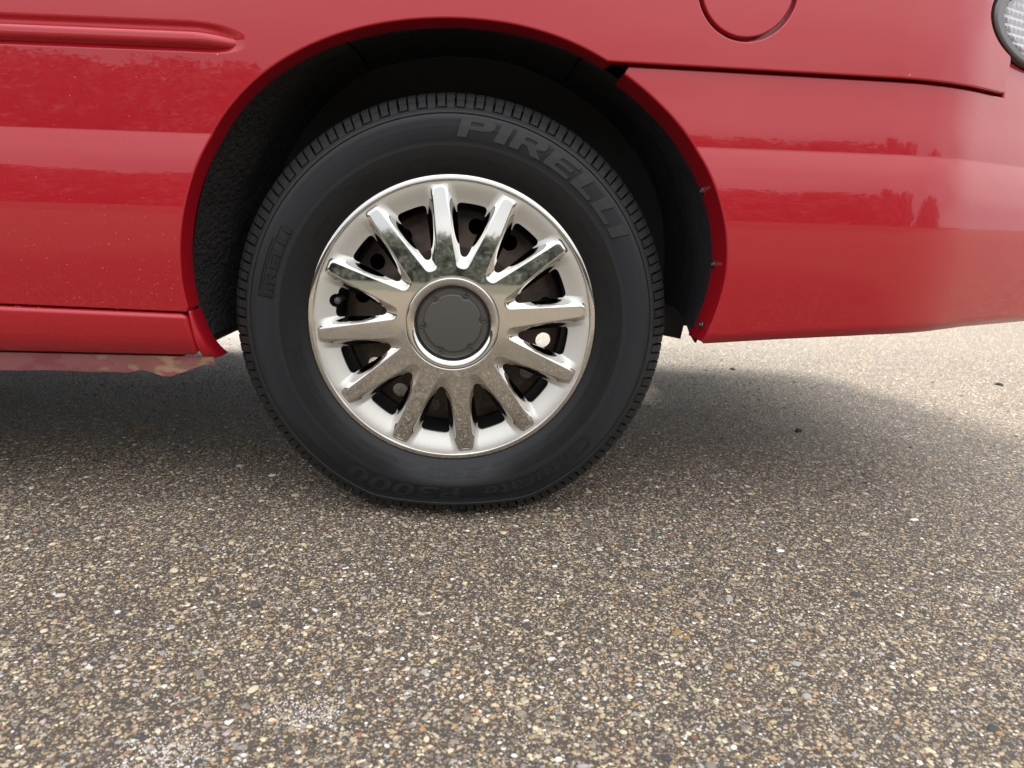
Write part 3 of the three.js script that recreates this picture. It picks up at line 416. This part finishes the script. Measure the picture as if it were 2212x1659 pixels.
// wheel cover
{
  const rt = 0.1935, hub = 0.079, half = 15 * R;
  const smin = (a, b, k) => { const h = clamp(0.5 + 0.5 * (b - a) / k, 0, 1); return mix(b, a, h) - k * h * (1 - h); };
  const smax = (a, b, k) => -smin(-a, -b, k);
  const faceOne = (r, t) => { // distance from the edge of the polished face, t measured from the middle of a spoke
    const x = r * Math.cos(t), y = Math.abs(r * Math.sin(t)); const w = mix(0.0150, 0.0086, clamp((x - 0.075) / (rt - 0.075), 0, 1.1));
    const bar = smax(y - w, x - rt, 0.006); return smin(bar, r - hub, 0.010);
  };
  const faceS = (r, t) => smin(faceOne(r, t), faceOne(r, 2 * half - Math.abs(t)), 0.007); // blended with the next spoke, so that the valley between two roots is round
  const wrap = (t) => { const k = 2 * half; return t - k * Math.round(t / k); };
  const zFace = (r) => 0.0125 - 0.36 * r * r;
  const zDish = (r) => r > 0.15 ? -0.0015 - 0.0116 * smooth(0.0, 1.0, (0.2005 - r) / 0.036) : zFace(r) - mix(0.0045, 0.0175, smooth(0.086, 0.140, r));
  const height = (r, t) => { const s = faceS(r, t), wd = mix(0.0095, 0.0130, smooth(0.09, 0.17, r)); const kk = clamp((s - 0.0004) / wd, 0, 1), k = mix(kk, kk * kk * (3 - 2 * kk), 0.4), edge = s > -0.002 ? 0.0009 * Math.pow(clamp((s + 0.002) / 0.0028, 0, 1), 2) : 0; return mix(zFace(r) - edge, zDish(r), k); };
  const holeF = (r, t) => smin(smin(faceS(r, t) - mix(0.0068, 0.0112, smooth(0.10, 0.17, r)), 0.1712 - r, 0.009), r - 0.0935, 0.010);
  const off = 6.4 * R;
  const pos = (r, t) => [r * Math.cos(t), r * Math.sin(t), height(r, wrap(t))];
  const uvw = (r, t) => [r * Math.cos(t) * 6, r * Math.sin(t) * 6];
  const band = (r, t) => lerpTable([[0.148, 0.030], [0.158, 0.0098], [0.170, 0.0074], [0.192, 0.0034]], r); // how far the polish runs down the flank of a spoke
  // polished spokes
  // the grid follows the edges of the face so that the bevel comes out clean
  const wAt = (r) => mix(0.0150, 0.0086, clamp((r - 0.075) / (rt - 0.075), 0, 1.1));
  const turn = (r, v) => { const e = Math.asin(clamp(wAt(r) / r, 0, 0.25)), a = Math.abs(v); return Math.sign(v) * (a <= 1 ? Math.asin(a * Math.sin(e)) : mix(e, half, a - 1)); };
  const vHalf = [...range(0, 0.75, 6), ...range(0.79, 1.0, 8), ...range(1.03, 1.5, 14), ...range(1.54, 2, 10)], vsp = [...vHalf.slice(1).map((v) => -v).reverse(), ...vHalf];
  const rs = [...range(hub - 0.0005, 0.187, 130), ...range(0.1875, 0.1985, 40)];
  const fSp = (r, v) => { const t = turn(r, v); return min(band(r, t) - faceS(r, t), -holeF(r, t), r - hub); };
  const sp = cutSheet(rs, vsp, fSp, (r, v) => pos(r, turn(r, v)), { ret: () => [0, 0, -0.004], uv: (r, v) => uvw(r, turn(r, v)) });
  for (let k = 0; k < 12; k++) { const m = add('spoke', sp, chrome, wheel); m.rotation.z = off + k * 2 * half; }
  // satin silver dish with its openings, one of them notched for the valve
  const va = 171 * R - off, vr = 0.1715, vx = vr * Math.cos(va), vy = vr * Math.sin(va);
  const valve = (r, t) => Math.hypot(r * Math.cos(t) - vx, r * Math.sin(t) - vy) - 0.0098;
  const fDi = (r, t) => { const w = wrap(t), s = faceS(r, w); return min(s - band(r, w), -holeF(r, w), smax(valve(r, t), -1, 0.001), 0.2003 - r); };
  const dish = add('wheel_cover', cutSheet(range(0.138, 0.2006, 70), range(0, 2 * Math.PI, 1008), fDi, pos, { ret: () => [0, 0, -0.004], uv: uvw }), silver, wheel); dish.rotation.z = off;
  // polished lip, a fine groove inside it
  add('cover_lip', lathe([[0.1995, -0.0045], [0.2002, -0.0012], [0.2008, 0.0004], [0.2016, 0.0010], [0.2030, 0.0012], [0.2070, 0.0006], [0.2092, -0.0006], [0.2104, -0.0026], [0.2108, -0.0055], [0.2100, -0.009]], 360), chrome, wheel);
  // hub: polished disc, ring and dark cap with six bolts
  const disc = []; for (const r of range(0.0668, hub + 0.0002, 10)) disc.push([r, zFace(r) - (r < 0.0675 ? 0.0008 : 0)]);
  add('hub_disc', lathe(disc, 240), chrome, wheel);
  add('hub_ring', lathe([[0.0668, zFace(0.067) - 0.003], [0.0664, zFace(0.066) + 0.0006], [0.0655, zFace(0.066) + 0.0014], [0.0640, zFace(0.064) + 0.0016], [0.060, zFace(0.06) + 0.0010], [0.0572, zFace(0.057) - 0.0006], [0.0550, zFace(0.055) - 0.0030], [0.0530, zFace(0.05) - 0.0066], [0.0512, zFace(0.05) - 0.0096], [0.0500, zFace(0.05) - 0.012]], 240), chrome, wheel);
  const cz = zFace(0.05) - 0.0085;
  add('cap_base', lathe([[0.0, cz - 0.001], [0.0492, cz - 0.001], [0.0500, cz], [0.0506, cz + 0.0012], [0.0514, cz + 0.0012], [0.052, cz - 0.003]], 160), capMat, wheel);
  const plateF = (x, y) => { let d = 0.0426 - Math.hypot(x, y); for (let k = 0; k < 6; k++) { const a = off + k * 60 * R; d = smin(d, Math.hypot(x - 0.0455 * Math.cos(a), y - 0.0455 * Math.sin(a)) - 0.0062, 0.0016); } return d; };
  const cp = add('centre_cap', cutSheet(range(-0.045, 0.045, 110), range(-0.045, 0.045, 110), plateF, (x, y) => [x, y, cz + 0.0032 + 0.0012 * (1 - (x * x + y * y) / 0.0018) - roll(plateF(x, y), 0.0022)], { ret: () => [0, 0, -0.004] }), capMat, wheel);
  for (let k = 0; k < 6; k++) { const a = off + k * 60 * R; const b = add('cap_bolt', lathe([[0.0014, 0.0005], [0.0016, 0.0018], [0.0027, 0.0022], [0.0033, 0.0015], [0.0034, -0.002]], 18), darkSteel, wheel); b.position.set(0.0452 * Math.cos(a), 0.0452 * Math.sin(a), cz + 0.0003); }
  // steel wheel behind
  const holes = (r, t) => { const k = 22.5 * R, q = t - k * Math.round(t / k); return Math.hypot(r * Math.cos(q) - 0.1412, r * Math.sin(q)) - 0.0118; };
  const zd = (r) => lerpTable([[0.03, -0.05], [0.075, -0.050], [0.092, -0.040], [0.108, -0.040], [0.125, -0.048], [0.150, -0.056], [0.162, -0.062], [0.169, -0.074]], r);
  const sd = add('steel_wheel', cutSheet(range(0.03, 0.169, 90), range(0, 2 * Math.PI, 512), holes, (r, t) => [r * Math.cos(t), r * Math.sin(t), zd(r)], { ret: () => [0, 0, -0.004], uv: (r, t) => [r * Math.cos(t) * 5, r * Math.sin(t) * 5] }), steelMat, wheel); sd.rotation.z = 9.7 * R;
  add('rim_barrel', lathe([[0.2, -0.012], [0.196, -0.014], [0.188, -0.020], [0.178, -0.034], [0.174, -0.060], [0.172, -0.080], [0.178, -0.15], [0.194, -0.185], [0.204, -0.19]], 160), blackPart, wheel);
  add('brake_drum', lathe([[0.0, -0.062], [0.108, -0.062], [0.113, -0.068], [0.114, -0.115], [0.118, -0.118], [0.118, -0.124], [0.0, -0.125]], 64), steelMat, wheel);
  const v = add('valve_stem', merged([new THREE.CylinderGeometry(0.0042, 0.0052, 0.034, 16).rotateX(Math.PI / 2).translate(0, 0, -0.012), new THREE.SphereGeometry(0.0053, 18, 12).translate(0, 0, 0.006), new THREE.CylinderGeometry(0.0053, 0.0053, 0.009, 18).rotateX(Math.PI / 2).translate(0, 0, 0.0015)]), std({ color: rgb(0.05, 0.05, 0.052), roughness: 0.45 }), wheel); v.position.set(0.1700 * Math.cos(171 * R), 0.1700 * Math.sin(171 * R), -0.018);
}
// the other three wheels, out of sight behind and beyond
for (const [x, z, turn] of [[0, -1.66, Math.PI], [-2.65, 0, 0], [-2.65, -1.66, Math.PI]]) {
  const w = grp('plain_wheel', car, x, HY, z); w.rotation.y = turn;
  const prof = [...sideTab, [0.325, -0.095], ...sideTab.slice().reverse().map(([r, q]) => [r, -0.19 - q])]; add('tyre', press(lathe(prof, 96)), rubber, w);
  add('wheel_cover', lathe([[0.0, 0.006], [0.05, 0.008], [0.12, 0.004], [0.185, -0.012], [0.2, 0], [0.2105, -0.004]], 96), silver, w);
  add('rim_barrel', lathe([[0.2, -0.02], [0.175, -0.06], [0.178, -0.15], [0.204, -0.19]], 64), blackPart, w);
}

// ---------------------------------------------------------------- small litter
{
  const s = new THREE.Shape(); s.moveTo(-0.02, 0); s.bezierCurveTo(-0.008, 0.010, 0.010, 0.009, 0.02, 0.001); s.bezierCurveTo(0.008, -0.008, -0.010, -0.008, -0.02, 0);
  const g = new TessellateModifier(0.004, 4).modify(new THREE.ExtrudeGeometry(s, { depth: 0.0006, bevelEnabled: false, curveSegments: 10 }).rotateX(-Math.PI / 2)); const p = g.attributes.position; for (let i = 0; i < p.count; i++) p.setY(i, p.getY(i) + 0.0008 + 6 * p.getZ(i) ** 2 * 5 + 0.002 * Math.sin(p.getX(i) * 90) ** 2); g.computeVertexNormals();
  const leaf = add('dry_leaf', g, std({ color: rgb(0.42, 0.24, 0.07), roughness: 0.8 }), scene); leaf.position.set(-0.652, 0.0012, -0.428); leaf.rotation.y = 0.1; tag(leaf, 'small tan dry leaf lying in the shade under the car', 'leaf');
  const spots = [[0.77, -0.50, 0.010, 'dark crumb of bark on the pavement in the shade behind the tyre'], [0.86, -1.20, 0.009, 'dark crumb of bark at the edge of the bright pavement beyond the car'], [1.63, -1.04, 0.011, 'dark crumb of bark out on the bright pavement behind the bumper']];
  for (const [x, z, r, label] of spots) { const c = new THREE.IcosahedronGeometry(r, 2), q = c.attributes.position; for (let i = 0; i < q.count; i++) { const n = 0.6 + 0.8 * vnoise(q.getX(i) * 260 + x * 50, q.getY(i) * 260, q.getZ(i) * 260); q.setXYZ(i, q.getX(i) * n * 1.2, Math.max(q.getY(i) * n * 0.5, -0.001), q.getZ(i) * n * 0.7); } c.computeVertexNormals(); const m = add(numbered('bark_crumb'), c, std({ color: rgb(0.03, 0.026, 0.022), roughness: 0.95 }), scene); m.position.set(x, 0.001, z); m.rotation.y = x * 9; tag(m, label, 'bark', 'crumbs of bark on the pavement'); }
}

// ---------------------------------------------------------------- trees across the lot, mirrored in the paint and the polished cover
{
  const leafMat = std({ color: rgb(0.080, 0.086, 0.074), roughness: 0.8, side: THREE.DoubleSide }), bark = std({ color: rgb(0.07, 0.055, 0.045), roughness: 0.95 });
  const row = []; for (let k = 0; k < 25; k++) { const a = (44 + k * 6.2) * R, d = 58 + 4 * Math.sin(k * 2.3); row.push([Math.cos(a) * d, Math.sin(a) * d, 9.4 + 1.2 * vnoise(k * 1.7, 4) + (k % 5 === 2 ? 0.6 : 0)]); }
  row.push([50, 27, 7.2]);
  for (const [x, z, h] of row) {
    const t = grp(numbered('tree'), scene, x, 0, z);
    const tr = [new THREE.CylinderGeometry(0.16, 0.34, h * 0.6, 8).translate(0, h * 0.3, 0)]; for (let k = 0; k < 6; k++) { const a = k * 1.3 + x; tr.push(new THREE.CylinderGeometry(0.03, 0.07, h * 0.35, 6).translate(0, h * 0.17, 0).rotateZ(0.7).rotateY(a).translate(0, h * (0.15 + 0.07 * k), 0)); }
    add('trunk', merged(tr), bark, t);
    const P = []; const cl = Array.from({ length: 100 }, () => { const a = rnd() * 6.28, v = Math.pow(rnd(), 1.25), rad = 8.0 * Math.pow(1 - v, 0.30) * (0.25 + 0.75 * rnd()); return [Math.cos(a) * rad, 0.5 + v * (h - 1.6), Math.sin(a) * rad, rr(1.0, 1.7)]; });
    for (const [cx, cy, cz, cr] of cl) for (let k = 0; k < 75; k++) { const a = rnd() * 6.28, b = Math.acos(rr(-1, 1)), q = cr * Math.cbrt(rnd()), o = [cx + q * Math.sin(b) * Math.cos(a), Math.max(0.1, cy + q * Math.cos(b)), cz + q * Math.sin(b) * Math.sin(a)], s = rr(0.28, 0.5); for (let v = 0; v < 3; v++) P.push(o[0] + rr(-s, s), o[1] + rr(-s, s), o[2] + rr(-s, s)); }
    const g = new THREE.BufferGeometry(); g.setAttribute('position', new THREE.Float32BufferAttribute(P, 3)); g.computeVertexNormals(); add('crown', g, leafMat, t);
    tag(t, 'leafy green tree in the row across the lot, mirrored in the car', 'tree', 'trees across the lot');
  }
}
renderer.render(scene, camera);
